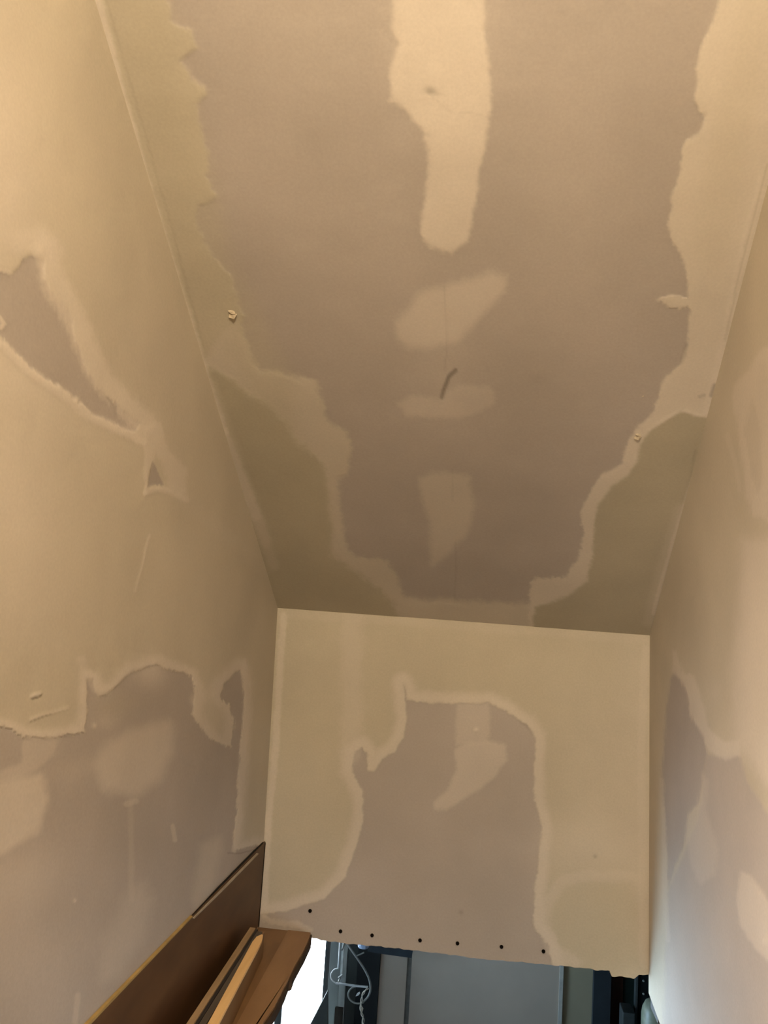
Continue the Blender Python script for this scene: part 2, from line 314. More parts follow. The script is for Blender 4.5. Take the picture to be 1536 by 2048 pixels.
left_ops = [
 ('out', [(-9999, -9999), (-9998, -9999), (-9998, -9998)], mixw((c_, .68), (f_, .32)), 3, 3, 0, 1, None, .0006),
 ('blob', (-60, 330, 130, 330, 0), f_, 0, 0, 0, .85, None, 0), ('blob', (20, 400, 60, 130, 10), f_, 0, 0, 0, .35, None, 0),  # lamp brightness at the upper left, painted in as pale blobs
 ('blob', (0, 960, 170, 240, 0), f_, 0, 0, 0, .55, None, 0), ('blob', (20, 740, 200, 60, 30), f_, 0, 0, 0, .5, None, 0),
 ('blob', (280, 720, 110, 200, -30), b_, 0, 0, 0, .18, None, 0), ('blob', (30, 1230, 150, 130, 0), f_, 0, 0, 0, .12, None, 0),
 ('poly', [(0, 960), (60, 985), (105, 1060), (125, 1200), (110, 1300), (-60, 1300), (-60, 940)], f_, 40, 40, 6, .15, None, 0),
 ('poly', L1, mixw((b_, 1)), 2.5, 2.5, 7, 1, 1, -.0006), ('poly', L3, mixw((b_, .9), (d_, .1)), 2, 2, 3, 1, 2, -.0006),
 ('poly', L2, mixw((b_, 1)), 3, 3, 6, 1, 3, -.0006),
 ('line', [(-20, 680), (10, 696), (52, 740), (100, 772), (140, 800), (168, 829), (219, 852), (266, 872), (284, 884)], f_, 4, 15, 4, .75, None, .0008),
 ('line', [(90, 500), (104, 560), (150, 640), (175, 700), (205, 760), (240, 800), (290, 850)], f_, 12, 34, 7, .7, None, .0004),
 ('line', [(40, 485), (75, 480), (100, 500)], f_, 12, 40, 7, .6, None, .0003),
 ('poly', [(285, 855), (318, 845), (335, 900), (372, 935), (370, 1000), (336, 975), (322, 925), (312, 905), (302, 930), (294, 975), (290, 900)], f_, 5, 6, 5, .55, 4, .0004),
 ('line', [(291, 985), (312, 978), (337, 982), (372, 1000)], f_, 2, 9, 2, .6, None, .0007), ('line', [(289, 890), (292, 985)], f_, 1.5, 6, 2, .5, None, .0005),
 ('line', [(340, 975), (440, 1060), (540, 1140)], f_, 3, 26, 3, .12, None, 0),
 ('line', [(299, 1070), (290, 1100), (283, 1135), (270, 1181)], f_, .8, 4, 1, .5, None, .0008),
 ('line', [(215, 795), (225, 810), (232, 830)], mixw((b_, .8), (d_, .2)), 1, 6, 4, .5, None, 0),
 # edge of the lower board
 ('halo', L2, f_, 7, 26, 5, .85, None, .0004),
 ('line', [(488, 1320), (492, 1380), (487, 1500), (479, 1620), (468, 1702)], f_, 1.5, 7, 1.5, .65, None, .0006),
 ('line', [(162, 1320), (172, 1345), (195, 1375), (215, 1380)], f_, 4, 14, 3, .5, None, .0004),
 ('blob', (300, 1340, 40, 40, 0), f_, 0, 0, 0, .6, None, .0003), ('line', [(392, 1400), (420, 1385), (450, 1345), (480, 1325)], f_, 4, 20, 3, .4, None, 0),
 ('poly', [(388, 1400), (440, 1400), (462, 1440), (458, 1492), (420, 1476), (392, 1440)], mixw((f_, .8), (c_, .2)), 8, 10, 4, .3, 5, .0003),
 ('poly', [(226, 1492), (277, 1468), (332, 1455), (333, 1500), (310, 1550), (270, 1580), (215, 1570), (200, 1530)], f_, 5, 30, 4, .62, 6, .0004),
 ('poly', [(-60, 1568), (0, 1570), (40, 1560), (80, 1554), (91, 1601), (73, 1665), (0, 1703), (-60, 1710)], f_, 5, 16, 4, .75, 7, .0005),
 ('blob', (40, 1760, 110, 70, -20), f_, 0, 0, 0, .35, None, 0), ('blob', (60, 1920, 140, 130, -30), f_, 0, 0, 0, .25, None, 0),
 ('poly', [(47, 1478), (118, 1475), (105, 1510), (70, 1540), (20, 1560), (-30, 1565), (0, 1545), (45, 1525)], f_, 4, 8, 6, .4, None, .0003),
 ('poly', [(250, 1800), (285, 1770), (300, 1800), (280, 1880), (240, 1950), (205, 1960), (210, 1880)], f_, 20, 26, 5, .4, None, 0),
 ('poly', [(405, 1690), (440, 1675), (442, 1700), (425, 1770), (395, 1820), (385, 1800)], mixw((f_, .8), (c_, .2)), 12, 16, 4, .5, None, 0),
 ('line', [(345, 1652), (350, 1680)], f_, 3, 6, 1, .5, None, .0003), ('line', [(262, 1600), (262, 1680), (264, 1800)], f_, 2, 9, 2, .22, None, 0),
 ('blob', (425, 1560, 60, 130, 8), d_, 0, 0, 6, .10, None, 0), ('blob', (300, 1400, 90, 45, 0), d_, 0, 0, 6, .05, None, 0), ('blob', (330, 1700, 130, 60, 30), d_, 0, 0, 6, .07, None, 0), ('blob', (110, 1830, 70, 50, -40), d_, 0, 0, 6, .06, None, 0), ('blob', (150, 1540, 60, 30, -20), f_, 0, 0, 6, .2, None, 0),
 ('line', [(252, 1608), (272, 1602)], f_, 3, 8, 2, .4, None, .0003), ('line', [(150, 2048), (156, 1990)], f_, 3, 8, 1, .4, None, 0),
 ('blob', (225, 1410, 45, 35, 0), c_, 0, 0, 5, .3, None, 0), ('blob', (188, 1452, 5, 6, 0), f_, 0, 0, 0, .8, None, .001), ('blob', (215, 1440, 20, 16, 0), f_, 0, 0, 8, .25, None, .0003),
 ('line', [(62, 1392), (70, 1389), (78, 1388)], f_, 1, 4, 1, .9, None, .0016), ('line', [(62, 1398), (80, 1392)], d_, .5, 3, 1, .3, None, -.0004),
 ('line', [(58, 1440), (85, 1429), (135, 1417)], f_, .8, 3.5, 1, .55, None, .0012), ('line', [(60, 1443), (100, 1428)], d_, .4, 2.5, 1, .25, None, -.0004),
 ('line', [(456, 1706), (480, 1707), (506, 1700)], d_, .5, 2.5, 1, .3, None, -.0003), ('blob', (149, 1802, 3.5, 3.5, 0), f_, 0, 0, 0, 1, None, .001),
 ('line', [(0, 635), (8, 648), (2, 656)], f_, 2, 6, 2, .7, None, .0005), ('line', [(-10, 540), (20, 545)], f_, 2, 6, 3, .6, None, 0),
]
R1 = [(1350, 1343), (1367, 1362), (1380, 1392), (1384, 1434), (1409, 1472), (1414, 1510), (1405, 1561), (1397, 1608), (1376, 1629), (1371, 1680), (1352, 1730), (1337, 1773), (1333, 1700), (1331, 1646), (1325, 1540), (1333, 1413), (1342, 1358)]
R2 = [(1414, 1510), (1450, 1516), (1477, 1512), (1494, 1561), (1511, 1587), (1540, 1632), (1700, 1800), (1700, 2300), (1320, 2300), (1332, 1900), (1335, 1800), (1340, 1772), (1372, 1700), (1395, 1640), (1405, 1600), (1408, 1550)]
right_ops = [
 ('out', [(-9999, -9999), (-9998, -9999), (-9998, -9998)], mixw((c_, .68), (f_, .32)), 3, 3, 0, 1, None, .0006),
 ('poly', R1, b_, 4, 4, 4, 1, 1, -.0005), ('poly', R2, mixw((b_, .8), (f_, .2)), 5, 6, 4, 1, 1, -.0005),
 ('poly', [(1522, 700), (1500, 740), (1475, 765), (1467, 797), (1478, 860), (1488, 930), (1496, 1000), (1506, 1030), (1530, 1040), (1800, 1100), (1800, 600)], f_, 5, 8, 5, .62, 2, .0004),
 ('poly', [(1505, 800), (1520, 860), (1524, 960), (1516, 985), (1504, 940), (1492, 860)], mixw((c_, .6), (b_, .4)), 4, 6, 4, .4, None, -.0002),
 ('line', [(1456, 870), (1472, 930), (1480, 980)], f_, 2, 7, 2, .3, None, .0003),
 ('poly', [(1490, 1080), (1470, 1350), (1472, 1480), (1530, 1560), (1700, 1640), (1800, 1100)], f_, 14, 22, 5, .7, 3, .0004),
 ('blob', (1432, 1385, 16, 22, 0), f_, 0, 0, 0, .3, None, 0),
 ('poly', [(1346, 1299), (1352, 1302), (1367, 1345), (1388, 1350), (1405, 1400), (1418, 1455), (1450, 1483), (1480, 1480), (1480, 1512), (1450, 1520), (1418, 1500), (1400, 1460), (1382, 1430), (1376, 1390), (1362, 1358), (1346, 1345)], f_, 4, 5, 3, .7, None, .0005),
 ('poly', [(1405, 1545), (1415, 1560), (1413, 1620), (1436, 1700), (1430, 1750), (1400, 1770), (1380, 1720), (1372, 1660), (1378, 1625), (1398, 1605)], f_, 6, 7, 3, .38, 4, .0004),
 ('poly', [(1481, 1744), (1500, 1750), (1520, 1775), (1545, 1810), (1545, 1930), (1511, 1896), (1480, 1850), (1474, 1810)], f_, 5, 6, 3, .7, 5, .0005),
 ('poly', [(1300, 1300), (1315, 1320), (1328, 1400), (1332, 1440), (1320, 1540), (1330, 1650), (1332, 1850), (1300, 1950), (1290, 1600)], mixw((f_, .6), (c_, .4)), 4, 6, 3, .4, None, .0003),
 ('line', [(1322, 1560), (1328, 1650), (1330, 1780), (1336, 1880)], f_, 2, 7, 2, .3, None, .0003),
 ('blob', (1529, 1880, 4, 8, 0), f_, 0, 0, 0, 1, None, .001), ('blob', (1450, 1850, 50, 90, 0), f_, 0, 0, 0, .15, None, 0),
]

# ---- grids
def geo(a, b, n, k):   # spacing grows from a to b by k
    t = np.linspace(0, 1, n); return a+(b-a)*(np.power(k, t)-1)/(k-1)
def xl(z): return A[0]+(A[2]-z)*nl[2]/nl[0]            # left plane (contains the y axis)
def xr(y, z): return (nr @ B-nr[1]*y-nr[2]*z)/nr[0]
def zc(x, y): return (nc @ A-nc[0]*x-nc[1]*y)/nc[2]
YN = .50                                               # nearest end of the finely built part
def corner_left(y):
    z = zc(A[0], y); x = xl(z); z = zc(x, y); return np.array([xl(z), y, z])
def corner_right(y):
    z = zc(B[0], y); x = xr(y, z); z = zc(x, y); return np.array([xr(y, z), y, z])
ys = geo(YN, YF, 560, 1.9)
s = lin(0, 1, 331)
G = np.array([[corner_left(y)*(1-k)+corner_right(y)*k for k in s] for y in ys])
YB = -1.6
a0, a1, b0, b1 = corner_left(YN+.02), corner_right(YN+.02), corner_left(YB), corner_right(YB)
xR0 = xr(YN, 0)
b1 = np.array([a1[0], YB, b0[2]])
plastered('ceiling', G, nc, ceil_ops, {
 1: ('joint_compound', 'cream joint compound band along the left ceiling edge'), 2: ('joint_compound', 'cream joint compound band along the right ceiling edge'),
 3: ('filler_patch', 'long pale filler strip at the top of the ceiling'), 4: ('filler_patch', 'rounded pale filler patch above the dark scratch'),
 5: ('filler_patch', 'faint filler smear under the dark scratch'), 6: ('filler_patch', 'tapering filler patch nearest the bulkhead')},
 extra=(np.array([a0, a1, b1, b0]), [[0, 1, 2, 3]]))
# far wall: torn lower edge
eb = [(517, 1862), (619, 1874), (640, 1880), (700, 1888), (760, 1893), (900, 1909), (960, 1918), (1040, 1924), (1092, 1929), (1130, 1932), (1186, 1938), (1196, 1941), (1205, 1940), (1219, 1942), (1223, 1953), (1245, 1952), (1256, 1956), (1268, 1957), (1278, 1949), (1290, 1949), (1299, 1950)]
ebw = np.array([onY(x, y, YF) for x, y in eb])
sx = lin(0, 1, 331); vz = lin(0, 1, 291)
Gf = np.zeros((331, 291, 3))
for i, k in enumerate(sx):
    xb = ebw[0, 0]*(1-k)+ebw[-1, 0]*k; zb = np.interp(xb, ebw[:, 0], ebw[:, 2])+.0012*math.sin(k*190)*math.sin(k*71)
    top = A*(1-k)+B*k
    for j, q in enumerate(vz): Gf[i, j] = (xb*(1-q)+top[0]*q, YF, zb*(1-q)+top[2]*q)
NF = np.array([0, -1., 0])
wf = plastered('wall_far', Gf, NF, far_ops, {1: ('joint_compound', 'yellowish joint compound around the bare bulkhead board'),
 2: ('filler_patch', 'faint square filler patch on the bulkhead'), 3: ('filler_patch', 'comma shaped filler smear on the bulkhead')})
# board body behind the face and its rough lower edge
BACKB = mat('plasterboard_back', (.42, .38, .33), .9, bump=.5, scale=90)
bm = bmesh.new(); fr = []
TH = .075
for i in range(0, 331, 3):
    p = Gf[i, 0]; fr.append([bm.verts.new((p[0], YF+.0002, p[2])), bm.verts.new((p[0], YF+TH, p[2]))])
for a, b in zip(fr, fr[1:]): bm.faces.new([a[0], b[0], b[1], a[1]])
tl = bm.verts.new((A[0], YF+TH, .35)); tr = bm.verts.new((B[0], YF+TH, .35))
bm.faces.new([x[1] for x in fr]+[tr, tl])
o = finish('board_edge', bm, BACKB, wf); 

# left wall
ysl = geo(YN, YF, 470, 1.7); vv = lin(0, 1, 521)
Gl = np.zeros((470, 521, 3)); ZLB = -.530
for i, y in enumerate(ysl):
    t = corner_left(y)
    zz = ZLB+(t[2]-ZLB)*vv; Gl[i, :, 2] = zz; Gl[i, :, 1] = y; Gl[i, :, 0] = xl(zz)
t0, tb = corner_left(YN+.02), corner_left(YB)
ZF = -1.6
ex = np.array([[xl(ZF), YN+.02, ZF], [xl(t0[2]), YN+.02, t0[2]], [xl(tb[2]), YB, tb[2]], [xl(ZF), YB, ZF], [xl(ZF), YF, ZF], [xl(ZLB), YF, ZLB], [xl(ZLB), YN+.02, ZLB]])
wl = plastered('wall_left', Gl, nl, left_ops, {1: ('bare_board_patch', 'bare pinkish board showing as a pointed sliver'), 2: ('bare_board_patch', 'small triangle of bare board'),
 3: ('bare_board_patch', 'bare greyish board above the brown panel'), 4: ('filler_patch', 'pale filler trail around the small triangle'), 5: ('filler_patch', 'dull filler tongue near the bulkhead corner'),
 6: ('filler_patch', 'pale fan of filler on the bare board'), 7: ('filler_patch', 'bright filler block at the left edge of the view')}, extra=(ex, [[0, 3, 2, 1], [4, 0, 6, 5]]))
# right wall
ysr = geo(.72, YF, 430, 1.6)
eR = [onP(1297.5, 1985, B, nr), onP(1320, 2048, B, nr)]
def zbr(y): return eR[0][2]+(y-eR[0][1])*(eR[1][2]-eR[0][2])/(eR[1][1]-eR[0][1])*.6
Gr = np.zeros((430, 521, 3))
for i, y in enumerate(ysr):
    t = corner_right(y); zb = zbr(y); zz = zb+(t[2]-zb)*vv; Gr[i, :, 2] = zz; Gr[i, :, 1] = y; Gr[i, :, 0] = xr(y, zz)
tA = corner_right(.72); zB = zbr(.72); t2 = corner_right(YN)
tA = corner_right(.74); zB = zbr(.74)
ex = np.array([[xr(.74, zB), .74, zB], [tA[0], .74, tA[2]], [t2[0], YN, t2[2]], [xr(YN, zB), YN, zB], [t2[0], YB, b1[2]], [xr(YN, zB), YB, zB], [xr(YN, ZF), YB, ZF], [xr(YN, ZF), YN, ZF]])
wr = plastered('wall_right', Gr, nr, right_ops, {1: ('bare_board_patch', 'bare mauve board on the lower right wall'), 2: ('filler_patch', 'pale filler smear near the ceiling corner'),
 3: ('filler_patch', 'wide bright filler area at the right edge of the view'), 4: ('filler_patch', 'dull filler tongue on the bare board'), 5: ('filler_patch', 'pale filler lozenge low on the right wall')},
 extra=(ex, [[0, 1, 2, 3], [3, 2, 4, 5], [3, 5, 6, 7]]))

# ------------------------------------------------------------------ small relief on the plaster: screws, popped paper
SCREW = mat('black_screw', (.008, .006, .005), .9, 0, spec=.05)
def screw_mesh():
    bm = bmesh.new(); n = 14; R0 = .0036
    rim = [bm.verts.new((R0*math.cos(2*math.pi*k/n), -.0009, R0*math.sin(2*math.pi*k/n))) for k in range(n)]
    base = [bm.verts.new((1.12*R0*math.cos(2*math.pi*k/n), .001, 1.12*R0*math.sin(2*math.pi*k/n))) for k in range(n)]
    inn = [bm.verts.new(((.75 if k % 4 else .35)*R0*math.cos(2*math.pi*k/n), -.0004 if k % 2 else .0004, .7*R0*math.sin(2*math.pi*k/n))) for k in range(n)]
    c = bm.verts.new((0, .001, 0))
    for k in range(n):
        j = (k+1) % n; bm.faces.new([base[k], base[j], rim[j], rim[k]]); bm.faces.new([rim[k], rim[j], inn[j], inn[k]]); bm.faces.new([inn[k], inn[j], c])
    bmesh.ops.recalc_face_normals(bm, faces=bm.faces[:])
    me = bpy.data.meshes.new('screw'); bm.to_mesh(me); bm.free(); me.materials.append(SCREW); return me
sm = screw_mesh()
for x, y in [(620, 1822), (681, 1863), (744, 1871), (840, 1881), (915, 1887), (1003, 1894), (1087, 1903)]:
    o = link('screw', sm, wf); o.location = onY(x, y, YF-.0022); o.rotation_euler = (0, random.random()*3, 0)
CHIP = mat('torn_paper_chip', (.60, .50, .36), .8)
ceil_o = bpy.data.objects['ceiling']
def chip(pts, p, n, size, parent):
    bm = bmesh.new(); t1 = nrm(np.cross(n, [0, 1, 0])); t2 = np.cross(n, t1)
    base = []; top = []
    for (u, v, h) in pts:
        q = p+(t1*u+t2*v)*size; base.append(bm.verts.new(tuple(q-n*.0005))); top.append(bm.verts.new(tuple(q*1+n*h*size+t1*h*.3*size)))
    k = len(pts)
    bm.faces.new(top); bm.faces.new(base[::-1])
    for i in range(k): bm.faces.new([base[i], base[(i+1) % k], top[(i+1) % k], top[i]])
    return finish('torn_paper_curl', bm, CHIP, parent)
for (x, y, s_) in [(464, 626, .0068), (1275, 871, .0056)]:
    p = onP(x, y, A, nc)
    chip([(-1, -.9, .5), (.2, -1.1, .8), (1.1, -.2, .3), (.3, -.1, .6), (-.7, -.3, .3)], p, nc, s_, ceil_o)
    chip([(-1, .9, .4), (-.2, .2, .7), (1, .1, .5), (.8, .8, .2), (0, 1.0, .5)], p+nc*.0003, nc, s_*.8, ceil_o)
p = onP(1286, 792, A, nc); chip([(-1, -1, .5), (1, -.6, .6), (.5, 1, .4)], p, nc, .0012, ceil_o)

# ------------------------------------------------------------------ brown panel on the left wall
BROWN = mat('brown_hardboard', (.105, .050, .021), .55, noise=.18, scale=9, stretch=(1, .6, 2), bump=.15, col2=(.066, .030, .012), spec=.4)
BROWN2 = mat('brown_ledge_board', (.22, .12, .053), .5, scale=14, stretch=(2, .5, 1), bump=.1, col2=(.17, .088, .038), spec=.4)
BROWN3 = mat('brown_ledge_board_lighter', (.29, .165, .08), .5, scale=14, stretch=(2, .5, 1), bump=.1, col2=(.24, .135, .065), spec=.4)
PALE = mat('raw_softwood', (.85, .57, .27), .6, scale=16, stretch=(6, .3, 6), bump=.1, col2=(.78, .50, .23))
PALE2 = mat('weathered_softwood', (.40, .27, .15), .65, scale=16, stretch=(6, .3, 6), bump=.1, col2=(.30, .20, .11))
GROOVE = mat('grey_track', (.105, .085, .068), .55, scale=20, stretch=(5, .3, 5), col2=(.07, .058, .05))
GROOVE_D = mat('dark_track', (.035, .03, .03), .6, scale=20)
EDGE = mat('panel_raw_edge', (.40, .27, .10), .7, scale=40, bump=.3)
ZL = onY(620, 1865, YF)[2]; ZP = onP(520, 1690, A, nl)[2]
YE = .98
pn = empty('wall_panel', (xl(ZP), 1.4, ZL)); tag(pn, 'dark brown smooth board fixed along the foot of the left wall, above the ledge', 'panel')
def child(o, par): o.parent = par; o.matrix_parent_inverse = Matrix.Translation(-Vector(par.location)); return o
xw = xl(ZP)
pts = [(xw+.004, YF-.0005, ZP), (xw+.004, YF-.0005, ZL-.03), (xw+.004, YE, ZL-.03), (xw+.004, YE, ZP-.004), (xw+.004, 1.30, ZP-.002), (xw+.004, 1.5, ZP-.001)]
child(prism('board', pts, np.array([-.006, 0, 0]), BROWN), pn)
pts = [(xw+.0045, 1.42, ZP), (xw+.0045, 1.42, ZP-.0022), (xw+.0045, YE, ZP-.007), (xw+.0045, YE, ZP-.0022)]
o = child(prism('raw_edge', pts, np.array([-.006, 0, .0005]), EDGE), pn); tag(o, 'raw yellow top edge of the brown board')
# thin bent plaster lip and the black gap behind it
LIP = mat('paper_lip', (.42, .34, .25), .8); BLK = mat('black_gap', (.006, .005, .004), .9)
def strip_wall(name, px, off, m, par):
    a = [onP(x, y, A, nl)+nl*off for x, y in px]; o = prism(name, a, -nl*.002, m); return child(o, par)
strip_wall('gap', [(524, 1684), (526, 1687), (509, 1704), (434, 1779.5), (378, 1835), (433, 1775.5), (506, 1701), (516, 1692)], .003, BLK, pn)
strip_wall('torn_lip', [(509, 1705.5), (512, 1707), (438, 1782), (381, 1837), (379, 1835.5), (434, 1781)], .0065, LIP, pn)
child(box('seam', xw-.006, xw+.0052, YF-.0035, YF+TH, ZL-.03, ZP-.002, BLK), pn)
# ------------------------------------------------------------------ ledge with two strips and a track
def flat(name, px, z, th, m, par=None, bev=0):
    a = [onZ(x, y, z) for x, y in px]; o = prism(name, a, np.array([0, 0, -th]), m, None, bev)
    return child(o, par) if par else o
def ext(p0, p1, k): return (p0[0]+(p1[0]-p0[0])*k, p0[1]+(p1[1]-p0[1])*k)
lg = empty('ledge', (-.38, 1.6, ZL-.02)); tag(lg, 'brown timber ledge below the bulkhead, between the wall panel and the stair opening', 'ledge')
def toY(px0, px1, z, y):   # extend the line px0-px1 on height z to depth y
    a = onZ(*px0, z); b = onZ(*px1, z); t = (y-a[1])/(b[1]-a[1]); return a+(b-a)*t
def plank(name, l0, l1, r0, r1, z, th, m, par, far=YF-.002, bev=.0008):
    pts = [toY(l0, l1, z, far), toY(r0, r1, z, far), toY(r0, r1, z, YE), toY(l0, l1, z, YE)]
    o = prism(name, pts, np.array([0, 0, -th]), m, None, bev); return child(o, par)
z0 = ZL
z1 = z0+.050; zt = z1+.006
YQ = onZ(500, 1860, z1)[1]
plank('ledge_board', (510, 1862), (378, 2048), (577, 1862), (475, 2048), z0, .018, BROWN2, lg)
# outer board with ragged right edge
rag = [(575, 1862), (621, 1865), (619, 1875), (605, 1905), (598, 1916), (585, 1940), (575, 1962), (566, 1978), (548, 2014), (524, 2048)]
pts = [onZ(x, y, z0+.001) for x, y in rag]; pts[0][1] = YF-.002; pts[1][1] = YF-.002
pts += [toY((548, 2014), (524, 2048), z0+.001, YE), toY((575, 1862), (473, 2048), z0+.001, YE)]
o = child(prism('outer_board', pts, np.array([0, 0, -.019]), BROWN3), lg); tag(o, 'lighter brown outer board with ragged edge')
EDG = mat('dark_chipped_edge', (.06, .035, .02), .8, bump=.6, scale=60)
e1 = [(622, 1866), (619, 1877), (606, 1905), (599, 1917), (586, 1941), (580, 1958), (574, 1960), (566, 1980), (548, 2015), (528, 2048)]
ptsE = [onZ(x, y, z0-.003) for x, y in e1]; ptsE.append(toY((548, 2015), (528, 2048), z0-.003, YE)); ptsE.append(ptsE[-1]+np.array([-.03, 0, 0])); ptsE += [onZ(590, 1866, z0-.003)]
ptsE = [q+np.array([.004, 0, 0]) for q in ptsE]
for q in ptsE: q[1] = min(q[1], YF-.003)
child(prism('underlay', ptsE, np.array([0, 0, -.02]), EDG), lg)
# lip of compound at the junction with the bulkhead
child(tube('compound_bead', [onY(522, 1861, YF-.003), onY(560, 1862, YF-.003), onY(600, 1866, YF-.003), onY(621, 1868, YF-.003)], .0022, mat('compound_smear', (.42, .27, .14), .8, bump=.5), seg=6), lg)
bk = child(prism('support_block', [toY((497, 1862), (375, 2048), z1, YQ), toY((526, 1870), (440, 2048), z1, YQ), toY((526, 1870), (440, 2048), z1, YE), toY((497, 1862), (375, 2048), z1, YE)], np.array([0, 0, -.0495]), BROWN2, None, .001), lg)
s1 = empty('wooden_strip', (-.44, 1.6, z1)); tag(s1, 'narrow dull wooden strip on top of the ledge block, nearest the wall panel', 'strip')
plank('batten', (495, 1862), (372, 2048), (507, 1862), (387, 2048), zt, .0055, PALE2, s1, far=YQ-.001)
s2 = empty('wooden_strip', (-.40, 1.6, z1)); tag(s2, 'wider raw orange wooden strip with pointed end, right of the dark track on the ledge', 'strip')
pts = [onZ(524, 1868, zt), onZ(526, 1870, zt), onZ(524, 1880, zt), onZ(518, 1893, zt), toY((518, 1893), (436, 2048), zt, YE), toY((505, 1883), (415, 2048), zt, YE), onZ(505, 1883, zt), onZ(513, 1873, zt)]
child(prism('batten', pts, np.array([0, 0, -.0055]), PALE, None, .0005), s2)
tk = empty('track', (-.42, 1.6, z1)); tag(tk, 'dark grey grooved track between the two wooden strips on the ledge', 'track')
plank('channel', (513, 1864), (397.5, 2048), (523, 1866), (412, 2048), zt-.002, .0035, GROOVE, tk, far=YQ-.012)
plank('groove', (508.5, 1863), (389, 2048), (513, 1864), (396.5, 2048), zt-.003, .0025, GROOVE_D, tk, far=YQ-.001, bev=0)

# ------------------------------------------------------------------ lower hall seen through the opening
YW = 3.40
WALLM = mat('hall_paint', (.10, .10, .10), .8, scale=8, noise=.06)
def bxs(name, x0, x1, y0, y1, z0, z1, m, kind='structure', lab=None):
    o = box(name, x0, x1, y0, y1, z0, z1, m); tag(o, lab, kind=kind); return o
HX0, HX1, HZ0, HZ1 = -1.5, 1.3, -3.3, .33
WX0, WX1, WZ0, WZ1 = -1.28, onY(655, 1900, YW)[0], -1.95, -.5
bw = bmesh.new()
box_bm(bw, HX0, WX0, YW, YW+.1, HZ0, HZ1); box_bm(bw, WX1, HX1, YW, YW+.1, HZ0, HZ1); box_bm(bw, WX0, WX1, YW, YW+.1, HZ0, WZ0); box_bm(bw, WX0, WX1, YW, YW+.1, WZ1, HZ1)
tag(finish('wall_hall_back', bw, WALLM), kind='structure')
bxs('wall_hall_left', HX0-.1, HX0, .88, YW+.1, HZ0, HZ1, WALLM); bxs('wall_hall_right', HX1, HX1+.1, .88, YW+.1, HZ0, HZ1, WALLM)
bxs('ceiling_hall', HX0, HX1, YF+TH, YW, HZ1, HZ1+.1, WALLM)
bxs('floor_hall', HX0, HX1, .8, YW, HZ0-.1, HZ0, mat('hall_floor', (.07, .05, .04), .6, scale=5))
bxs('floor_landing', -1.6, 1.4, YB, .88, ZF-.1, ZF, mat('landing_floor', (.14, .09, .05), .6, scale=5))
bxs('wall_below_landing', HX0, HX1, .78, .88, HZ0, ZF-.1, mat('dark_stair_timber', (.03, .018, .01), .6))
bxs('wall_back', -.6, .5, YB-.1, YB, ZF, 2.6, mat('back_plaster', (.52, .45, .36), .8, scale=6))
# hall side infills beside the bulkhead (behind the stairwell walls)
bxs('wall_infill_left', HX0, xl(0)-.02, YF, YF+TH, ZL-.1, HZ1, WALLM); bxs('wall_infill_right', B2[0]+.02, HX1, YF, YF+TH, -.80, HZ1, WALLM)
bxs('wall_side_left', HX0, xl(0)-.03, YB, YF, ZL-.12, ZL-.06, WALLM)
bxs('wall_side_right', B2[0]+.03, HX1, .5, YF, -.86, -.80, WALLM)
bxs('wall_stair_left', HX0, xl(0)-.04, .80, .88, ZF, ZL-.12, WALLM); bxs('wall_stair_right', B2[0]+.03, HX1, .80, .88, ZF, -.86, WALLM)
# added unseen boxes around the stairwell: keep sky light out of the seams
SKIN = mat('outer_skin', (.20, .17, .13), .9)
bxs('sky_block_right', B2[0]+.03, B2[0]+.08, YB-.1, YF-.01, -.80, 2.62, SKIN); bxs('sky_block_left', xl(2)-.10, xl(2)-.05, YB-.1, YF-.01, ZL-.06, 2.62, SKIN)
bxs('sky_block_top', xl(2)-.10, B2[0]+.08, YB-.1, YF+TH, 2.62, 2.68, SKIN); bxs('sky_block_far', xl(2)-.10, B2[0]+.08, YF+TH+.002, YF+TH+.05, HZ1+.1, 2.62, SKIN)

def X(px, py, Y): return onY(px, py, Y)[0]
def upright(name, px0, px1, Y, th, z0, z1, m, par=None, py=1985, bev=.001):
    """vertical board whose front edges stand at px0, px1 at row py"""
    o = box(name, X(px0, py, Y), X(px1, py, Y), Y, Y+th, z0, z1, m, None, bev); return child(o, par) if par else o
ZB, ZT = -2.7, -.62
# window
GL = bpy.data.materials.new('window_glass'); GL.use_nodes = True
nt = GL.node_tree; b = nt.nodes['Principled BSDF']; b.inputs['Transmission Weight'].default_value = 1; b.inputs['Roughness'].default_value = 0; b.inputs['IOR'].default_value = 1.02
b.inputs['Base Color'].default_value = (.97, .99, 1, 1)
FRM = mat('window_frame_paint', (.16, .19, .20), .5, scale=20)
wn = empty('window_1', ((WX0+WX1)/2, YW, WZ0)); tag(wn, 'overexposed hall window below the bulkhead, right of the ledge', kind='structure')
child(box('pane', WX0, WX1, YW+.05, YW+.056, WZ0, WZ1, GL), wn)
for (x0, x1, z0_, z1_) in [(WX0, WX0+.05, WZ0, WZ1), (WX1-.012, WX1, WZ0, WZ1), (WX0+.05, WX1-.012, WZ0, WZ0+.05), (WX0+.05, WX1-.012, WZ1-.05, WZ1)]:
    child(box('frame', x0, x1, YW+.02, YW+.08, z0_, z1_, FRM, None, .002), wn)
xm = X(556, 2010, YW); child(box('mullion', xm-.014, xm+.014, YW+.015, YW+.08, WZ0+.05, WZ1-.05, FRM, None, .002), wn)
# sloping board in front of the window
SLP = mat('grey_green_timber', (.13, .15, .145), .7, scale=12)
sb = [onY(x, y, YW-.12) for x, y in [(654, 1984), (654, 2100), (592, 2100), (621, 2048)]]
o = prism('sloping_board', sb, np.array([0, .03, 0]), SLP); tag(o, 'grey green sloping board crossing the lower right of the hall window', 'board')
o2 = [onY(x, y, YW-.10) for x, y in [(563, 1976), (566, 2100), (470, 2100), (500, 1976)]]
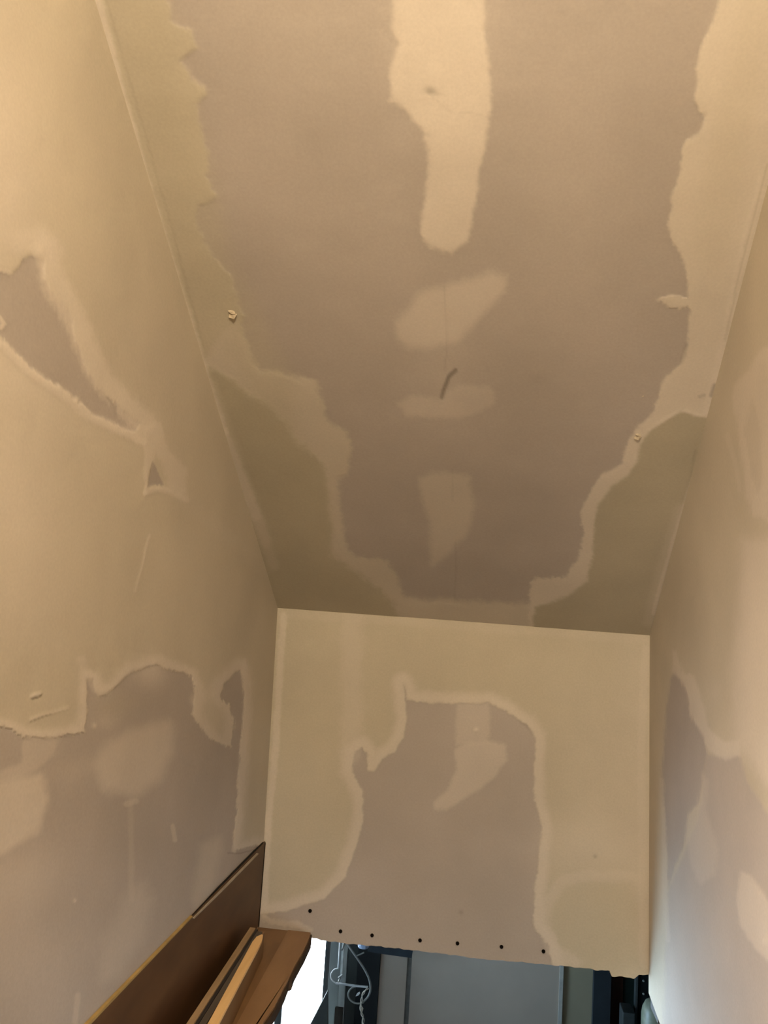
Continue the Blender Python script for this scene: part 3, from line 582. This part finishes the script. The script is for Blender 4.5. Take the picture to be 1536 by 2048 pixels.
# casing beside the window
CAS = mat('pale_metal_casing', (.66, .74, .74), .35, .1, scale=10, stretch=(3, 3, .4), spec=.6, col2=(.45, .52, .53))
CASB = mat('bright_casing_edge', (.92, .96, .96), .35, 0, spec=.6)
cs = empty('window_casing', (X(670, 1985, YW-.05), YW-.05, ZB)); tag(cs, 'pale grey vertical casing right of the hall window, behind the scroll bracket', 'casing')
upright('casing_board', 655, 677, YW-.05, .045, ZB, ZT, mat('casing_grey', (.36, .41, .41), .5, scale=7, stretch=(1, 1, .5)), cs)
upright('casing_edge', 677, 690, YW-.05, .045, -1.80, ZT, CAS, cs)
o = upright('casing_bead', 678, 682, YW-.062, .01, onY(680, 1955, YW-.06)[2], ZT, CASB, cs); tag(o, 'bright white bead of the casing')
o = upright('lower_block', 672, 688, YW-.065, .02, ZB, onY(680, 2016, YW-.06)[2], mat('brown_stain_block', (.07, .06, .05), .7), cs)
# dark wall post between casing and grey panels
DK = mat('dark_slate_paint', (.022, .026, .028), .5, scale=9); DK2 = mat('grey_green_sheen', (.06, .07, .068), .5, scale=9, stretch=(1, 1, .4)); DK3 = mat('slate_blue_board', (.035, .045, .055), .55, scale=10)
dp = empty('dark_post', (X(720, 1985, YW-.05), YW-.05, ZB)); tag(dp, 'dark slate post between the pale casing and the grey hall panels', 'post')
upright('post_board', 711, 756, YW-.05, .045, ZB, ZT, DK, dp); upright('sheen_strip', 691, 711, YW-.05, .045, ZB, ZT, DK2, dp)  # the narrow lighter strip is a grey sheen put in as colour
# grey panels
GP = mat('grey_panel_paint', (.58, .49, .40), .5, scale=5, noise=.05); GP2 = mat('olive_grey_panel_paint', (.40, .36, .25), .5, scale=5, noise=.05)
GL1 = mat('joint_grey', (.20, .19, .17), .6); GL2 = mat('light_joint_trim', (.62, .60, .54), .5)
gp = empty('panelled_partition', (X(970, 1985, YW-.05), YW-.05, ZB)); tag(gp, 'grey panelled hall partition in the centre of the stair opening', 'partition')
upright('panel', 757, 811, YW-.04, .035, ZB, ZT, GP, gp); upright('panel', 820, 1118, YW-.045, .04, ZB, ZT, GP, gp); upright('panel', 1126, 1187, YW-.04, .035, ZB, ZT, GP2, gp)
o = upright('joint_strip', 811, 820, YW-.036, .03, ZB, ZT, GL1, gp); tag(o, 'dark joint strip'); o = upright('joint_strip', 1118, 1126, YW-.05, .045, ZB, ZT, GL2, gp); tag(o, 'pale joint strip')
hb = [onY(x, y, YW-.12) for x, y in [(735, 1880), (826, 1900), (823, 1916), (800, 1913), (757, 1907), (735, 1903)]]
o = prism('closer_box', hb, np.array([0, .05, 0]), mat('dark_blue_box', (.035, .045, .055), .5)); tag(o, 'dark horizontal box just under the bulkhead edge, over the left grey panel', 'box')
highlight_bm = bmesh.new(); c0 = onY(727, 1890, YW-.16)  # pale blob added in place of a bluish white highlight
bmesh.ops.create_uvsphere(highlight_bm, u_segments=18, v_segments=10, radius=.022)
for v in highlight_bm.verts: v.co = Vector((v.co.x, v.co.y*.7, max(v.co.z*.8, -.012)))+Vector(c0)
o = finish('highlight_blob', highlight_bm, mat('bluish_highlight', (.45, .55, .75), .15, spec=.8), smooth=True); tag(o, 'small blob standing in for a bluish white shade peeping under the bulkhead edge, above the scroll bracket', 'highlight')
# right of the panels
o = upright('slate_post', 1187, 1222, YW-.07, .05, ZB, ZT, DK3); tag(o, 'slate blue post right of the grey partition', 'post')
o = upright('red_brown_board', 1222, 1246, YW-.05, .04, ZB, ZT, mat('oxblood_paint', (.040, .014, .008), .5)); tag(o, 'dark red brown upright board beside the slate post', 'board')
o = upright('green_black_board', 1246, 1272, YW-.045, .04, ZB, ZT, mat('green_black', (.010, .022, .018), .6)); tag(o, 'green black upright board behind the slotted upright', 'board')
su = empty('slotted_upright', (X(1285, 1985, YW-.15), YW-.15, ZB)); tag(su, 'dark shelving upright with small pale holes, next to the right wall foot', 'upright')
upright('grey_flange', 1271, 1276, YW-.15, .03, ZB, ZT, mat('grey_steel', (.12, .14, .14), .4, .5), su)
upright('dark_web', 1277, 1340, YW-.145, .02, ZB, ZT, mat('dark_steel', (.02, .027, .028), .4, .4), su)
HOL = mat('pale_hole', (.42, .47, .45), .5)
for y in (1962, 1988, 2014, 2040):
    c = onY(1287, y, YW-.147); bm = bmesh.new(); bmesh.ops.create_cone(bm, cap_ends=True, segments=12, radius1=.0038, radius2=.003, depth=.004, matrix=Matrix.Translation(Vector(c)) @ Matrix.Rotation(math.pi/2, 4, 'X'))
    child(finish('rivet', bm, HOL), su)
vs = empty('grey_bin', (0, 0, 0)); vs.location = onY(1258, 2048, YW-.2); tag(vs, 'small grey box at the bottom edge, left of the slotted upright', 'box')
c = onY(1258, 2026, YW-.2); child(box('body', c[0]-.02, c[0]+.022, YW-.2, YW-.12, ZB+.6, c[2], mat('grey_bin_paint', (.07, .08, .08), .5), None, .003), vs)
# pale green jar
jr = bmesh.new(); cj = onY(1312, 2030, YW-.45); prof = [(.002, .048), (.020, .047), (.034, .038), (.043, .020), (.046, 0), (.046, -.03), (.044, -.10), (.040, -.16), (.0, -.16)]
rings = []
for r_, z_ in prof: rings.append([jr.verts.new((cj[0]+r_*math.cos(a), cj[1]+r_*math.sin(a), cj[2]+z_)) for a in [2*math.pi*k/28 for k in range(28)]])
for a, b in zip(rings, rings[1:]):
    for k in range(28): jr.faces.new([a[k], a[(k+1) % 28], b[(k+1) % 28], b[k]])
bmesh.ops.remove_doubles(jr, verts=jr.verts[:], dist=.0001)
o = finish('rounded_jar', jr, mat('pale_green_ceramic', (.26, .29, .21), .4, scale=30, col2=(.15, .16, .12), spec=.5), smooth=True); tag(o, 'pale green rounded jar peeping out below the foot of the right wall', 'jar')
o = box('shelf', cj[0]-.12, HX1, YW-.55, YW-.2, cj[2]-.185, cj[2]-.162, DK, None, .002); tag(o, 'dark shelf carrying the pale green jar', 'shelf')

# ------------------------------------------------------------------ scroll bracket with hanging ribbon
IR = mat('white_wrought_iron', (.85, .88, .88), .4, 0, scale=40, spec=.5); IR2 = mat('grey_wrought_iron', (.32, .33, .31), .45, .1, scale=40)
YK = YW-.13
br = empty('scroll_bracket', tuple(onY(680, 1968, YW-.06))); tag(br, 'white wrought iron scroll bracket fixed to the pale casing under the bulkhead', 'bracket')
K = lambda L, Y=YK: [onY(x, y, Y) for x, y in L]
child(tube('stem', K([(680, 1878), (679, 1905), (677, 1936)]), .0032, IR), br)
child(tube('scroll', K([(677, 1937), (669, 1939), (663, 1946), (662, 1953), (665, 1961), (673, 1967)]), .0026, IR), br)
child(tube('scroll_tail', K([(677, 1955), (681, 1952), (685, 1949)]), .0022, IR), br)
child(tube('arm', K([(672, 1967), (690, 1969), (715, 1972), (736, 1974)]), .0042, mat('dull_white_iron', (.66, .68, .70), .45, 0)), br)
child(tube('brace', K([(692, 1884), (700, 1896), (712, 1913), (723, 1929), (731, 1942), (738, 1957), (741, 1972), (740, 1984), (735, 1995), (726, 2004)]), .0042, IR2), br)
ring = [(717+20.5*math.cos(math.radians(a))*1.0, 1989.5+17.5*math.sin(math.radians(a))) for a in range(60, 262, 20)]
child(tube('scroll', K(ring), .0034, IR2), br)
child(prism('leaf', K([(711, 1993), (714, 1987), (719, 1984), (720, 1987), (717, 1991)]), np.array([0, .004, 0]), IR, None, .0006), br)
child(tube('strut', K([(712, 1912), (720, 1909), (728, 1905)]), .0028, IR2), br)
for (x, y) in [(684, 1900), (676, 1966)]:
    c = onY(x, y, YK); child(tube('wall_bolt', [c, c+np.array([0, .064, 0])], .003, IR2, seg=8), br)
RB = mat('silver_ribbon', (.80, .74, .64), .3, .2, spec=.7)
rb = empty('twisted_ribbon', tuple(onY(725, 2040, YK-.01))); tag(rb, 'twisted silvery wire hanging from the end of the scroll bracket', 'ribbon')
path = [(735, 1977), (729, 1983), (725, 1990), (723, 2000), (722, 2010), (722, 2020), (724, 2029), (727, 2036), (726, 2048), (725, 2090)]
for ph, rr in ((0, .0022), (math.pi, .0017)):
    pts = []
    for i in range(len(path)-1):
        for k in range(4):
            t = k/4; x = path[i][0]*(1-t)+path[i+1][0]*t; y = path[i][1]*(1-t)+path[i+1][1]*t
            q = onY(x, y, YK-.006); th = (i+t)*2.1+ph; pts.append(q+np.array([math.cos(th)*.0032, math.sin(th)*.0032, 0]))
    child(tube('strand', pts, rr, RB, seg=6, smooth_n=2), rb)
c = onY(723, 2020, YK-.008)
child(prism('knot', [c+np.array(v) for v in [(-.006, 0, .009), (0, 0, .012), (.006, 0, .004), (.004, 0, -.008), (-.001, 0, -.012), (-.005, 0, -.003)]], np.array([0, .006, 0]), RB, None, .001), rb)
